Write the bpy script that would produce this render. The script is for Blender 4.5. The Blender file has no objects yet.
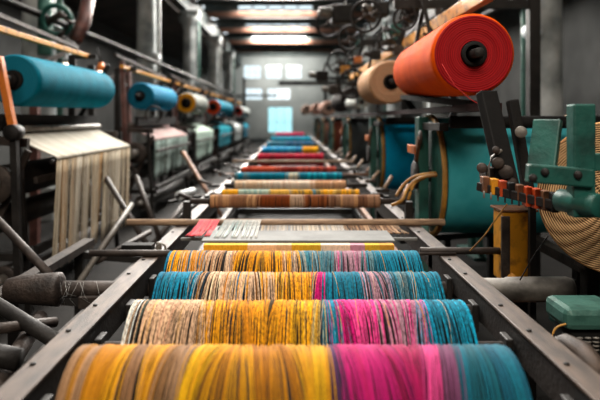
import bpy, math, random
from mathutils import Vector, Matrix, Euler
R = random.Random(7)
scn = bpy.context.scene
col = scn.collection
PI = math.pi
V = Vector
def hx(h, k=1.0):
    h = h.lstrip('#')
    c = [int(h[i:i+2], 16)/255 for i in (0, 2, 4)]
    return tuple((x/12.92 if x <= .04045 else ((x+.055)/1.055)**2.4)*k for x in c)
# real-world positions: eye height 1.55 m, hall runs along +Y
def at(px, py, Y):
    return V(((px-292)/600*Y, Y, 1.55-(py-119)/600*Y))

# ------------------------------------------------------------ materials
def mat(name, c, rough=.6, metal=0, var=.25, nscale=8, c2=None, bump=.15, bscale=60, spec=.5, stretch=(1, 1, 1), thr=(.35, .7), sheen=0):
    m = bpy.data.materials.new(name); m.use_nodes = True
    nt = m.node_tree; N = nt.nodes; L = nt.links
    b = N['Principled BSDF']
    b.inputs['Roughness'].default_value = rough; b.inputs['Metallic'].default_value = metal
    b.inputs['Specular IOR Level'].default_value = spec
    if sheen: b.inputs['Sheen Weight'].default_value = sheen
    tc = N.new('ShaderNodeTexCoord'); mp = N.new('ShaderNodeMapping'); mp.inputs['Scale'].default_value = stretch
    L.new(tc.outputs['Object'], mp.inputs['Vector'])
    n = N.new('ShaderNodeTexNoise'); n.inputs['Scale'].default_value = nscale; n.inputs['Detail'].default_value = 6
    L.new(mp.outputs[0], n.inputs['Vector'])
    r = N.new('ShaderNodeValToRGB')
    c = hx(c)
    c2 = hx(c2) if c2 else tuple(x*(1-var) for x in c)
    r.color_ramp.elements[0].position = thr[0]; r.color_ramp.elements[0].color = (*c2, 1)
    r.color_ramp.elements[1].position = thr[1]; r.color_ramp.elements[1].color = (*c, 1)
    L.new(n.outputs['Fac'], r.inputs[0]); L.new(r.outputs[0], b.inputs['Base Color'])
    if bump:
        n2 = N.new('ShaderNodeTexNoise'); n2.inputs['Scale'].default_value = bscale; n2.inputs['Detail'].default_value = 4
        L.new(mp.outputs[0], n2.inputs['Vector'])
        bp = N.new('ShaderNodeBump'); bp.inputs['Strength'].default_value = bump; bp.inputs['Distance'].default_value = .01
        L.new(n2.outputs['Fac'], bp.inputs['Height']); L.new(bp.outputs[0], b.inputs['Normal'])
    return m

def yarn_mat(name, rough=.85, sheen=.05, speckle=.55, fine=0):
    """colour of each strand comes from the strand (attribute 'dye'); flecks are knots of darker fibre"""
    m = bpy.data.materials.new(name); m.use_nodes = True
    nt = m.node_tree; N = nt.nodes; L = nt.links; b = N['Principled BSDF']
    b.inputs['Roughness'].default_value = rough; b.inputs['Sheen Weight'].default_value = sheen
    b.inputs['Specular IOR Level'].default_value = .08
    a = N.new('ShaderNodeAttribute'); a.attribute_name = 'dye'
    tc = N.new('ShaderNodeTexCoord'); mp = N.new('ShaderNodeMapping'); mp.inputs['Scale'].default_value = (150, 70, 70)
    L.new(tc.outputs['Object'], mp.inputs['Vector'])
    n = N.new('ShaderNodeTexNoise'); n.inputs['Scale'].default_value = 1; n.inputs['Detail'].default_value = 3
    L.new(mp.outputs[0], n.inputs['Vector'])
    r = N.new('ShaderNodeValToRGB'); r.color_ramp.elements[0].position = .40; r.color_ramp.elements[1].position = .56
    k = 1-speckle; r.color_ramp.elements[0].color = (k*.8, k*.75, k*.7, 1); r.color_ramp.elements[1].color = (1, 1, 1, 1)
    L.new(n.outputs['Fac'], r.inputs[0])
    mx = N.new('ShaderNodeMix'); mx.data_type = 'RGBA'; mx.blend_type = 'MULTIPLY'
    L.new(a.outputs['Alpha'], mx.inputs[0])
    L.new(a.outputs['Color'], mx.inputs[6]); L.new(r.outputs[0], mx.inputs[7])
    L.new(mx.outputs[2], b.inputs['Base Color'])
    return m

def wound_mat(name, c, c2, axis=1, scale=90, rough=.7):
    """yarn wound tightly: fine ridges across the axis"""
    m = mat(name, c, rough, 0, nscale=5, c2=c2, bump=0, sheen=0, spec=.03)
    nt = m.node_tree; N = nt.nodes; L = nt.links
    tc = N.new('ShaderNodeTexCoord'); w = N.new('ShaderNodeTexWave'); w.inputs['Scale'].default_value = scale
    w.bands_direction = 'XYZ'[axis]; w.inputs['Distortion'].default_value = 1.5
    L.new(tc.outputs['Object'], w.inputs['Vector'])
    bp = N.new('ShaderNodeBump'); bp.inputs['Strength'].default_value = .35; bp.inputs['Distance'].default_value = .004
    L.new(w.outputs['Fac'], bp.inputs['Height']); L.new(bp.outputs[0], N['Principled BSDF'].inputs['Normal'])
    return m

def ring_mat(name, c, c2, scale=45, rough=.8, lo=.25):
    """wound end: rings round the local origin"""
    m = bpy.data.materials.new(name); m.use_nodes = True
    nt = m.node_tree; N = nt.nodes; L = nt.links; b = N['Principled BSDF']; b.inputs['Roughness'].default_value = rough
    b.inputs['Specular IOR Level'].default_value = .25
    tc = N.new('ShaderNodeTexCoord'); w = N.new('ShaderNodeTexWave'); w.wave_type = 'RINGS'; w.rings_direction = 'SPHERICAL'
    w.inputs['Scale'].default_value = scale; w.inputs['Distortion'].default_value = 1.2; w.inputs['Detail'].default_value = 2
    L.new(tc.outputs['Object'], w.inputs['Vector'])
    r = N.new('ShaderNodeValToRGB'); r.color_ramp.elements[0].color = (*hx(c2), 1); r.color_ramp.elements[1].color = (*hx(c), 1)
    r.color_ramp.elements[0].position = lo; r.color_ramp.elements[1].position = lo+.3
    L.new(w.outputs['Fac'], r.inputs[0]); L.new(r.outputs[0], b.inputs['Base Color'])
    bp = N.new('ShaderNodeBump'); bp.inputs['Strength'].default_value = .5; bp.inputs['Distance'].default_value = .006
    L.new(w.outputs['Fac'], bp.inputs['Height']); L.new(bp.outputs[0], b.inputs['Normal'])
    return m

def emis(name, c, s):
    m = bpy.data.materials.new(name); m.use_nodes = True
    b = m.node_tree.nodes['Principled BSDF']; b.inputs['Emission Color'].default_value = (*hx(c), 1)
    b.inputs['Emission Strength'].default_value = s; b.inputs['Base Color'].default_value = (*hx(c), 1)
    return m
def glass(name, c, t=.85):
    m = bpy.data.materials.new(name); m.use_nodes = True
    nt = m.node_tree; N = nt.nodes; L = nt.links
    for n in list(N):
        if n.type == 'BSDF_PRINCIPLED': N.remove(n)
    o = [n for n in N if n.type == 'OUTPUT_MATERIAL'][0]
    tr = N.new('ShaderNodeBsdfTransparent'); tr.inputs[0].default_value = (*hx(c), 1)
    g = N.new('ShaderNodeBsdfGlossy'); g.inputs['Roughness'].default_value = .15
    mx = N.new('ShaderNodeMixShader'); mx.inputs[0].default_value = 1-t
    L.new(tr.outputs[0], mx.inputs[1]); L.new(g.outputs[0], mx.inputs[2]); L.new(mx.outputs[0], o.inputs[0])
    return m

M = dict(
    rail=mat('worn_steel', '#5a4a3f', .55, .2, c2='#2e2520', nscale=6, bump=.3, bscale=90, stretch=(6, 1, 6)),
    dark=mat('dark_iron', '#2a2725', .6, .2, c2='#141211', spec=.35, nscale=7, bump=.25),
    black=mat('black_paint', '#141313', .75, 0, c2='#0a0a0a', spec=.25, nscale=9),
    grey=mat('grey_steel', '#8a857e', .5, .25, c2='#4c4843', nscale=9, bump=.2),
    iron=mat('brown_iron', '#463c36', .6, .3, c2='#241d1a', nscale=10, bump=.35),
    rust=mat('rusty_rod', '#8a5c3c', .6, .35, c2='#4a2e1e', nscale=12, bump=.3),
    wood=mat('pale_wooden_rod', '#b99a7c', .6, 0, c2='#7c6450', nscale=8, stretch=(1, 8, 8)),
    green=mat('green_paint', '#19544b', .5, .05, c2='#123832', nscale=9, bump=.2, thr=(.3, .5)),
    green2=mat('pale_green_paint', '#3f6a60', .45, .1, c2='#2a5048', nscale=14, bump=.2, thr=(.3, .5)),
    yellow=mat('yellow_paint', '#d8921a', .45, .1, c2='#7a4d14', nscale=14, bump=.2, thr=(.3, .5)),
    orange=mat('orange_paint', '#cf7020', .45, .1, c2='#7a3a12', nscale=10, bump=.2, thr=(.3, .5)),
    ored=mat('orange_red_paint', '#d4501a', .45, .1, c2='#8a2f10', nscale=10),
    brownpost=mat('red_brown_paint', '#7a5048', .5, .1, c2='#4a2f2b', nscale=7),
    pale=mat('pale_painted_metal', '#c8ccc8', .5, .1, c2='#8b908e', nscale=5),
    column=mat('chipped_white_column', '#dadedd', .7, 0, c2='#838a8b', nscale=2.2, bump=.3, bscale=12),
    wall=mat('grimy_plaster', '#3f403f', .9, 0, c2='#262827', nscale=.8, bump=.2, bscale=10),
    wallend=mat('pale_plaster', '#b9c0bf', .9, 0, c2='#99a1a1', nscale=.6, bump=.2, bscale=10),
    floor=mat('oily_concrete', '#1a1714', .85, 0, c2='#100f0e', spec=.15, nscale=1.3, bump=.3, bscale=14),
    roof=mat('dark_roof_boards', '#4c443f', .9, 0, c2='#2f2a28', nscale=1.2),
    beam=mat('rusty_brown_beam', '#8a5f4a', .7, .1, c2='#5a3d31', nscale=1.5),
    beamd=mat('dark_green_beam', '#3e4a49', .7, .1, c2='#2a3232', nscale=1.5),
    tray=mat('light_grey_tray', '#7a7b79', .8, 0, c2='#5f605e', nscale=5),
    wire=mat('orange_cable', '#c08a34', .6, 0, c2='#7a541c', nscale=9, bump=0),
    web=mat('white_lint', '#dcdcd8', .9, 0, bump=0),
    box=mat('olive_box', '#23231f', .6, 0),
    white=mat('white_plastic', '#cfd6da', .5, 0, var=.1),
    yarn=yarn_mat('dyed_yarn', speckle=.45), silk=yarn_mat('silky_yarn', .75, .06, .3), thread=yarn_mat('thread_sheet', .85, .05, .1),
    glass=glass('skylight_glass', '#eef4f6'), glass2=glass('cyan_glass', '#cfeef0'),
    lamp=emis('lamp_glow', '#ffe6c8', 3.5),
)

# ------------------------------------------------------------ mesh builder
def basis(d):
    d = d.normalized()
    up = V((0, 0, 1)) if abs(d.z) < .95 else V((1, 0, 0))
    a = d.cross(up).normalized(); b = a.cross(d).normalized()
    return d, a, b
class MB:
    def __init__(s): s.v = []; s.f = []; s.c = []; s.sm = []
    def add(s, vs, fs, c=None, smooth=False):
        o = len(s.v); s.v += [tuple(v) for v in vs]; s.f += [tuple(i+o for i in f) for f in fs]
        s.sm += [smooth]*len(fs)
        s.c += [c or (1, 1, 1, 0)]*len(vs) if not isinstance(c, list) else c
        return s
    def box(s, lo, hi):
        x0, y0, z0 = lo; x1, y1, z1 = hi
        vs = [(x, y, z) for x in (x0, x1) for y in (y0, y1) for z in (z0, z1)]
        return s.add(vs, [(0, 1, 3, 2), (4, 6, 7, 5), (0, 4, 5, 1), (2, 3, 7, 6), (0, 2, 6, 4), (1, 5, 7, 3)])
    def bar(s, p, q, w, h):
        p, q = V(p), V(q); d, a, b = basis(q-p)
        vs = [e+a*i*w/2+b*j*h/2 for e in (p, q) for i, j in ((-1, -1), (1, -1), (1, 1), (-1, 1))]
        return s.add(vs, [(0, 3, 2, 1), (4, 5, 6, 7), (0, 1, 5, 4), (1, 2, 6, 5), (2, 3, 7, 6), (3, 0, 4, 7)])
    def lathe(s, p, q, prof, n=28, c=None):
        """prof: list of (t along p-q in metres, radius)"""
        p, q = V(p), V(q); d, a, b = basis(q-p); vs = []; fs = []
        for t, r in prof:
            for k in range(n):
                an = 2*PI*k/n; vs.append(p+d*t+(a*math.cos(an)+b*math.sin(an))*max(r, 1e-4))
        for i in range(len(prof)-1):
            for k in range(n):
                k2 = (k+1) % n; fs.append((i*n+k, i*n+k2, (i+1)*n+k2, (i+1)*n+k))
        return s.add(vs, fs, c, True)
    def cyl(s, p, q, r, r2=None, n=20, ch=.004):
        Lh = (V(q)-V(p)).length; r2 = r if r2 is None else r2; ch = min(ch, r*.3)
        return s.lathe(p, q, [(0, 0), (0, r-ch), (ch, r), (Lh-ch, r2), (Lh, r2-ch), (Lh, 0)], n)
    def ring(s, p, q, ro, ri, n=32, ch=.003):
        Lh = (V(q)-V(p)).length
        return s.lathe(p, q, [(0, ri), (0, ro-ch), (ch, ro), (Lh-ch, ro), (Lh, ro-ch), (Lh, ri), (0, ri)], n)
    def path(s, pts, r, n=6, c=None):
        pts = [V(p) for p in pts]; vs = []; fs = []
        for i, p in enumerate(pts):
            d = pts[min(i+1, len(pts)-1)]-pts[max(i-1, 0)]
            _, a, b = basis(d)
            rr = r[i] if isinstance(r, (list, tuple)) else r
            for k in range(n):
                an = 2*PI*k/n; vs.append(p+(a*math.cos(an)+b*math.sin(an))*rr)
        for i in range(len(pts)-1):
            for k in range(n):
                k2 = (k+1) % n; fs.append((i*n+k, i*n+k2, (i+1)*n+k2, (i+1)*n+k))
        fs.append(tuple(range(n))); fs.append(tuple((len(pts)-1)*n+k for k in reversed(range(n))))
        return s.add(vs, fs, c, True)
    def torus(s, c, ax, Rr, r, n=28, m=8):
        d, a, b = basis(V(ax)); c = V(c); vs = []; fs = []
        for i in range(n):
            u = a*math.cos(2*PI*i/n)+b*math.sin(2*PI*i/n)
            for j in range(m):
                t = 2*PI*j/m; vs.append(c+u*(Rr+r*math.cos(t))+d*r*math.sin(t))
        for i in range(n):
            for j in range(m):
                i2, j2 = (i+1) % n, (j+1) % m; fs.append((i*m+j, i2*m+j, i2*m+j2, i*m+j2))
        return s.add(vs, fs, None, True)
    def build(s, name, m, parent=None, bevel=0, origin=None):
        off = V(parent['_o']) if parent is not None else (V(origin) if origin else V((0, 0, 0)))
        me = bpy.data.meshes.new(name); me.from_pydata([tuple(V(v)-off) for v in s.v], [], s.f)
        me.polygons.foreach_set('use_smooth', s.sm)
        if any(len(c) == 4 and c != (1, 1, 1, 0) for c in s.c):
            at_ = me.color_attributes.new('dye', 'FLOAT_COLOR', 'POINT')
            at_.data.foreach_set('color', [x for c in s.c for x in c])
        me.update()
        import bmesh
        bm = bmesh.new(); bm.from_mesh(me); bmesh.ops.recalc_face_normals(bm, faces=bm.faces); bm.to_mesh(me); bm.free()
        me.materials.append(M[m] if isinstance(m, str) else m)
        o = bpy.data.objects.new(name, me); col.objects.link(o)
        if parent is not None: o.parent = parent; o['_o'] = tuple(parent['_o'])
        elif origin: o.location = origin; o['_o'] = tuple(origin)
        else: o['_o'] = (0, 0, 0)
        if bevel:
            b = o.modifiers.new('bevel', 'BEVEL'); b.width = bevel; b.segments = 2; b.limit_method = 'ANGLE'
        return o
def thing(name, label, cat, loc, group=None):
    o = bpy.data.objects.new(name, None); col.objects.link(o); o.location = loc; o['_o'] = tuple(loc); o.empty_display_size = .1
    o['label'] = label; o['category'] = cat
    if group: o['group'] = group
    return o
def tag(o, label, cat, group=None, kind=None):
    o['label'] = label; o['category'] = cat
    if group: o['group'] = group
    if kind: o['kind'] = kind
    return o
def struct(o): o['kind'] = 'structure'; return o
def copy_tree(o, parent=None):
    c = o.copy(); col.objects.link(c)
    if parent is not None: c.parent = parent
    for ch in list(o.children): copy_tree(ch, c)
    return c

# ------------------------------------------------------------ the hall
YE = 48
struct(MB().box((-8, -6, -.1), (8, YE, 0)).build('floor', 'floor'))
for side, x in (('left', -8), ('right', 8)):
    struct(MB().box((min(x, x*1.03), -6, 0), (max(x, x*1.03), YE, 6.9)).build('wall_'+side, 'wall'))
struct(MB().box((-8, -6.2, 0), (8, -6, 6.9)).build('wall_front', 'wall'))
# end wall with openings (x0, x1, z0, z1)
holes = [(-1.95, .05, 0, 2.55), (-2.0, -.1, 3.05, 4.05), (-3.9, -2.45, 4.75, 5.9), (-2.15, -.8, 4.75, 5.9), (-.5, .8, 4.75, 5.9), (-3.75, -2.35, 3.05, 4.05)]
def wall_with_holes(y0, y1, X0, X1, Z0, Z1, hs):
    xs = sorted({X0, X1, *[h[0] for h in hs], *[h[1] for h in hs]}); zs = sorted({Z0, Z1, *[h[2] for h in hs], *[h[3] for h in hs]})
    mb = MB()
    for i in range(len(xs)-1):
        for j in range(len(zs)-1):
            cx, cz = (xs[i]+xs[i+1])/2, (zs[j]+zs[j+1])/2
            if any(h[0] < cx < h[1] and h[2] < cz < h[3] for h in hs): continue
            mb.box((xs[i], y0, zs[j]), (xs[i+1], y1, zs[j+1]))
    return mb
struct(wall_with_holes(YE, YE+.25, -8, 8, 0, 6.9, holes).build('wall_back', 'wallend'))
for k, (x0, x1, z0, z1) in enumerate(holes):
    nm = 'door_1' if k == 0 else 'window_%d' % k
    fr = MB(); t = .07
    fr.box((x0, YE+.02, z0), (x0+t, YE+.12, z1)).box((x1-t, YE+.02, z0), (x1, YE+.12, z1)).box((x0+t, YE+.02, z1-t), (x1-t, YE+.12, z1))
    fr.box((x0+t, YE+.02, z0), (x1-t, YE+.12, z0+(t if k else .5)))
    for q in range(1, 3):
        xx = x0+(x1-x0)*q/3; fr.box((xx-.02, YE+.04, z0+t), (xx+.02, YE+.1, z1-t))
    zz = (z0+z1)/2; fr.box((x0+t, YE+.04, zz-.02), (x1-t, YE+.1, zz+.02))
    o = struct(fr.build(nm, 'pale'))
    MB().box((x0+t, YE+.06, z0+t), (x1-t, YE+.075, z1-t)).build('pane', 'glass2' if k == 0 else 'glass', o)
# roof: low side bays and a raised middle with glazed strips between cross beams
side = MB(); side.box((-8, -6, 5.6), (-4.3, YE, 5.75)).box((4.3, -6, 5.6), (8, YE, 5.75))
ys = [-1.9+5.1*k for k in range(10)]
cl = MB(); prev = -6
def slab(mb, x0, x1, y0, z0, y1, z1, t=.12):
    vs = [(x, y, z+dz) for x in (x0, x1) for (y, z) in ((y0, z0), (y1, z1)) for dz in (0, t)]
    mb.add(vs, [(0, 1, 3, 2), (4, 6, 7, 5), (0, 4, 5, 1), (2, 3, 7, 6), (0, 2, 6, 4), (1, 5, 7, 3)])
for y in ys:
    slab(cl, -4.4, 4.4, prev, 6.69, y, 7.2); prev = y
slab(cl, -4.4, 4.4, prev, 6.69, YE, 7.0)
struct(cl.build('ceiling', 'roof')); struct(side.build('ceiling', 'roof'))
for k, y in enumerate(ys):
    fr = MB()
    for q in range(6):
        xx = -2.6+.72*q; fr.box((xx-.04, y-.04, 6.67), (xx+.04, y+.03, 7.2))
    fr.box((-4.2, y-.05, 7.12), (4.2, y+.0, 7.2))
    fr.box((-4.2, y-.03, 6.67), (-2.6, y+.02, 7.12)).box((1.0, y-.03, 6.67), (4.2, y+.02, 7.12))
    o = struct(fr.build('window_%d' % (k+6), 'beamd'))
    MB().box((-2.6, y, 6.67), (1.0, y+.01, 7.12)).build('pane', 'glass', o)
    struct(MB().box((-4.2, y-.12, 6.42), (4.2, y+.12, 6.66)).build('ceiling_beam', 'beam', None, .01))
    struct(MB().box((-4.2, y+2.5, 6.5), (4.2, y+2.65, 6.72)).build('ceiling_beam', 'beamd', None, .01))
for s in (-1, 1):
    struct(MB().box((s*4.2-.18, -6, 5.75), (s*4.2+.18, YE, 6.45)).build('ceiling_beam', 'beamd'))
    struct(MB().box((s*4.3-.03, -6, 6.45), (s*4.3+.03, YE, 6.9)).build('trim_%d' % (1 if s < 0 else 2), 'roof'))
    for k in range(6):
        Y = 9.5+7*k
        if k > 4: continue
        c = MB(); X = s*4
        c.box((X-.35, Y-.35, 0), (X+.35, Y+.35, .5)); c.lathe((X, Y, .5), (X, Y, 5.6), [(0, .3), (.12, .27), (4.5, .25), (4.75, .3), (4.9, .42), (5.1, .42), (5.1, 0)], 24)
        c.box((X-.4, Y-.4, 5.6), (X+.4, Y+.4, 5.75))
        o = struct(c.build('column', 'column'))
        MB().cyl((X-s*.36, Y-.1, 0), (X-s*.36, Y-.1, 5.5), .05).build('downpipe', 'green2' if k % 2 == 0 else 'pale', o)
        MB().cyl((X-s*.33, Y-.45, 2.9+.3*(k % 2)), (X-s*.33, Y-.2, 2.9+.3*(k % 2)), .12).build('junction_box', 'white', o)
# pipes along the side
for k, (X, Z, r, m_) in enumerate(((-3.5, 3.0, .05, 'dark'), (3.45, 3.4, .06, 'dark'), (3.5, 4.2, .09, 'iron'))):
    o = MB().cyl((X, 3, Z), (X, 46, Z), r, n=12).build('overhead_pipe', m_)
    tag(o, ['dark thin pipe running along the left columns at lamp height', 
            'dark thin pipe running along the right columns', 'brown thicker pipe high along the right columns'][k], 'pipe')

# ------------------------------------------------------------ central machine frame
XL, XR, ZT = -.72, .80, .85
loom = thing('loom_frame', 'long steel frame with two worn rails running down the middle of the hall', 'machine frame', (.04, 16, 0))
for x in (XL, XR):
    r_ = MB().box((x-.044, .9, ZT-.012), (x+.044, 30, ZT)); s_ = 1 if x < 0 else -1
    rl = r_.build('rail', 'rail', loom, .003)
    MB().box((x+s_*.026, .9, ZT-.12), (x+s_*.04, 30, ZT-.013)).build('rail_web', 'dark', rl)
    b = MB()
    yy = 1.25
    while yy < 12:
        b.cyl((x-.018, yy, ZT), (x-.018, yy, ZT+.006), .009, n=8, ch=.002); yy += .27 if int(yy*10) % 2 else .46
    b.build('bolt_heads', 'dark', rl)['kind'] = 'stuff'
    q = MB().bar((x+s_*.12, 1.0, .66), (x+s_*.12, 30, .66), .04, .05); q.build('inner_rail', 'rust' if x > 0 else 'iron', loom)
    q = MB().bar((x, 1.0, .4), (x, 30, .4), .05, .09); q.build('lower_beam', 'dark', loom)
    for k in range(14):
        Y = 1.15+k*2.15
        MB().box((x-.04, Y-.05, 0), (x+.04, Y+.05, ZT-.014)).build('leg', 'dark', loom, .004)
for k in range(14):
    Y = 1.3+k*2.15
    MB().bar((XL, Y, .36), (XR, Y, .36), .06, .08).build('crossbar', 'dark', loom)
MB().box((XL+.06, .9, .05), (XR-.06, 30, .07)).build('drip_pan', 'black', loom)

def pick(pal, u):
    for u0, u1, cs in pal:
        if u <= u1: return cs
    return pal[-1][2]
def yarn_wrap(parent, Yc, Zc, Rr, x0, x1, pal, n, seed, matn='yarn', a0=-75, a1=250, drift=.01, speck=.8, seg=30, rj=.003, run=3, soft=.012, sweep=False, clump=1.0, jit=.3, satu=1.15):
    """each column is one strand laid round the roller, its dye picked from the palette of that stretch"""
    rr = random.Random(seed); mb = MB(); w = (x1-x0)/n
    ph = [rr.uniform(0, 6.28) for _ in range(6)]
    cur = None; left = 0; bl = 0; bc = 0; bs = 0
    for i in range(n):
        u = (i+.5)/n+rr.gauss(0, soft)
        cs = pick(pal, min(max(u, 0), 1))
        if left <= 0: left = rr.randint(1, run); cur = cs[0] if rr.random() < .45 else rr.choice(cs)
        elif cur not in cs: cur = rr.choice(cs)
        left -= 1
        k = (1.0 if matn == 'yarn' else .66)+rr.uniform(-jit, jit)*.5
        c = hx(cur, k); lm = sum(c)/3; c = (*[max(.004, lm+(x-lm)*satu) for x in c], speck)
        if bl <= 0: bl = rr.randint(4, 13); bc = x0+w*(i+bl/2); bs = rr.choice((0, .25, .6, .85))*rr.uniform(.6, 1)*clump; bst = rr.uniform(88, 120)
        bl -= 1
        r = Rr+rr.uniform(-rj, rj); X = x0+w*(i+.5)
        vs = []; ww = w*rr.uniform(.5, .62)
        dr = drift*(math.sin(i*.021+ph[0])+.7*math.sin(i*.057+ph[1])+.5*math.sin(i*.13+ph[2]))+rr.gauss(0, drift*.15)
        edge = min(1, 6*min((i+.5)/n, 1-(i+.5)/n))
        for j in range(seg+1):
            th = math.radians(a0+(a1-a0)*j/seg)
            # th: 0 = towards the back, 90 = top, 180 = towards the front
            q = min(max((math.degrees(th)-bst)/30, 0), 1); dx = dr*math.sin((th-math.radians(90))*.9)*edge+(bc-X)*bs*q*q*(3-2*q)
            cy, cz = Yc+math.cos(th)*r, Zc+math.sin(th)*r
            cy2, cz2 = Yc+math.cos(th)*(r-.003), Zc+math.sin(th)*(r-.003)
            if sweep and th > math.radians(118):
                a_ = math.radians(118); s_ = (th-a_)*r
                for q_ in (0, 1):
                    r_ = r-.003*q_; yy = Yc+math.cos(a_)*r_-math.sin(a_)*s_; zz = Zc+math.sin(a_)*r_+math.cos(a_)*s_-1.9*s_*s_
                    if s_ > .17: yy = Yc+math.cos(a_)*r_-math.sin(a_)*.17; zz = Zc+math.sin(a_)*r_+math.cos(a_)*.17-1.9*.0289-(s_-.17)
                    if q_: cy2, cz2 = yy, zz
                    else: cy, cz = yy, zz
            vs += [(X+dx-ww, cy2, cz2), (X+dx, cy, cz), (X+dx+ww, cy2, cz2)]
        fs = []
        for j in range(seg):
            b = j*3
            fs += [(b, b+1, b+4, b+3), (b+1, b+2, b+5, b+4)]
        mb.add(vs, fs, c, True)
    cm = MB().lathe((x0+.002, Yc, Zc), (x1-.002, Yc, Zc), [(0, 0), (0, Rr-.010), (x1-x0-.004, Rr-.010), (x1-x0-.004, 0)], 40)
    w_ = mb.build('yarn_wrap', matn, parent)
    cm.build('inner_layer', M['black'], w_)
    return w_
def loose(parent, Yc, Zc, Rr, x0, x1, cols, n, seed, rad=.0009, amp=.012):
    rr = random.Random(seed); mb = MB()
    for i in range(n):
        x = rr.uniform(x0, x1); d = rr.gauss(0, amp); ph = rr.uniform(0, 6); c = (*hx(rr.choice(cols)), .3)
        r = Rr+rr.uniform(.001, .006); pts = []
        a = rr.uniform(30, 110); b = rr.uniform(160, 230)
        for j in range(13):
            th = math.radians(a+(b-a)*j/12); t = j/12
            pts.append((min(max(x+d*t+.004*math.sin(t*5+ph), x0), x1), Yc+math.cos(th)*r, Zc+math.sin(th)*r))
        mb.path(pts, rad, 3, c)
    o = mb.build('loose_strands', 'yarn', parent); o['kind'] = 'stuff'
    return o

DK = '#2a2320'; GO = '#dfa325'; GO2 = '#c98a1c'; GY = '#e8b637'; CR = '#cdb094'; TN = '#a98565'; BR = '#7a5228'
TE = '#0b7288'; TE2 = '#0a5f74'; TL = '#1485a0'; PK = '#c8377c'; PK2 = '#d95a92'; MA = '#b01c60'; MV = '#a58490'; GR = '#5f7d84'
G_roll = 'yarn wrapped rollers lying across the central frame'
def roller(label, Yc, Zc, Rr, x0, x1, pal, n, seed, sh=None, shr=.028, **kw):
    t = thing('yarn_roller', label, 'roller', ((x0+x1)/2, Yc, Zc), G_roll)
    lo = kw.pop('loose', None)
    yarn_wrap(t, Yc, Zc, Rr, x0, x1, pal, n, seed, **kw)
    if lo: loose(t, Yc, Zc, Rr, x0+.01, x1-.01, *lo)
    a, b = sh or (-.66, .74)
    MB().cyl((a, Yc, Zc), (b, Yc, Zc), shr).build('shaft', 'iron', t)
    for x in (x0, x1):
        s = -1 if x == x0 else 1
        MB().cyl((x, Yc, Zc), (x+s*.012, Yc, Zc), Rr*.6, n=32).build('end_disc', 'dark', t)
    return t
# front roller
palA = [(0, .05, [TN, '#b07d3c']), (0, .09, [GO2, TN]), (0, .13, [GO, GO2]), (0, .17, ['#9a7454', BR]), (0, .21, [GO, GO2]), (0, .27, [TN, '#94704e', '#a98a70']), (0, .33, [GY, GO]), (0, .40, [GO2, BR, GO]),
        (0, .50, [GO2, '#b87a18']), (0, .59, [GO, GY, '#e09a20']), (0, .60, ['#5b3660']), (0, .66, [PK, '#c2356f']), (0, .72, [PK, '#9e2c62', MA]), (0, .79, ['#9d1f58', MA, '#8a2458']), (0, .84, ['#dd5590', PK2]), (0, .88, ['#7c4a6a', '#5d5570']), (0, 1, [TE2, '#0d6d80', '#12606e'])]
roller('large nearest roller wrapped in gold, magenta and teal yarn', 1.6, .745, .19, -.575, .585, palA, 420, 11, (-.665, .745), matn='silk', speck=.35, run=7, jit=.25, drift=.03, soft=.009, clump=.3, satu=1.12)
palB = [(0, .02, ['#d8dcd8', DK]), (0, .045, [DK, '#4a5850', CR]), (0, .22, [CR, '#c5a78c', '#b98f78', CR, '#c9a678']), (0, .30, [GO, '#caa06a', BR, GO2]), (0, .36, [GO2, DK, '#5a4016', GO]), (0, .46, [GO, '#4a3a16', GO2, '#3c3218']), (0, .55, [GY, GO, '#d8b060', '#6a4c20']), (0, .565, [GY, '#e2be68']),
        (0, .60, [TL, '#1b3c50', TL]), (0, .64, [PK, TL, PK]), (0, .74, [PK2, '#e04a92', MV, '#a83068']), (0, .82, [MV, '#8a3360', PK, '#3a2a30', '#c78aa2']), (0, .86, ['#b07c92', PK2, '#6a5a66']), (0, 1, [TE, TL, '#0f9ab8', '#095468'])]
roller('second nearest roller in speckled cream, gold, pink and bright teal yarn', 2.08, .75, .165, -.55, .60, palB, 800, 12, speck=.9, run=5, drift=.014, sweep=True, loose=([CR, GO], 14, 3))
palC = [(0, .05, [TE, '#1a6f8c', '#164a5c']), (0, .15, [TL, '#2a82a0', '#17506a', GR]), (0, .27, [CR, '#e6d6b8', DK, GO2, '#5a4436', DK]), (0, .31, ['#1c6a8c', CR, GO]), (0, .42, [CR, GO, DK, '#e2c68c', BR]), (0, .55, [GO, GY, '#6e5620', GO2, '#d8b058']), (0, .60, [PK, MV, TL, '#8a4a70']),
        (0, .66, [TL, TE, '#1b4458', MV]), (0, .72, [TE, TL, '#3c6c78']), (0, .82, [MV, '#8c6a78', '#35606c', '#b9929c', DK]), (0, .90, [GR, TE, TL, '#1b4a58']), (0, 1, [TE, TL, '#0b4a58', TE])]
roller('third roller back, blue at left then striped cream, yellow and teal', 2.46, .76, .158, -.545, .60, palC, 780, 13, speck=.8, run=5, drift=.012, sweep=True, loose=([CR, GO, '#15465a'], 14, 4))
palD = [(0, .06, [GO, '#1a7390', GO2]), (0, .15, [GO2, '#1a6f8c', TN, CR]), (0, .27, [CR, '#b08a70', TN, DK]), (0, .45, [GO, GO2, '#5a4018', '#e0a020']), (0, .52, [GO, CR, TN]), (0, .66, [GR, '#3f7a86', '#7a9098', TE2]), (0, .78, [MV, PK2, GR, '#8e5a70']), (0, .84, [GR, TE]), (0, 1, [TE, TL, '#0c7c96', '#0a5060'])]
t4 = roller('fourth roller back, gold and grey yarn with a long shaft through both rails', 2.86, .74, .178, -.585, .60, palD, 700, 14, (-1.12, .90), .034, speck=.7, run=4, drift=.014, sweep=True, loose=(['#1a7390', GO], 20, 5))
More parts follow.
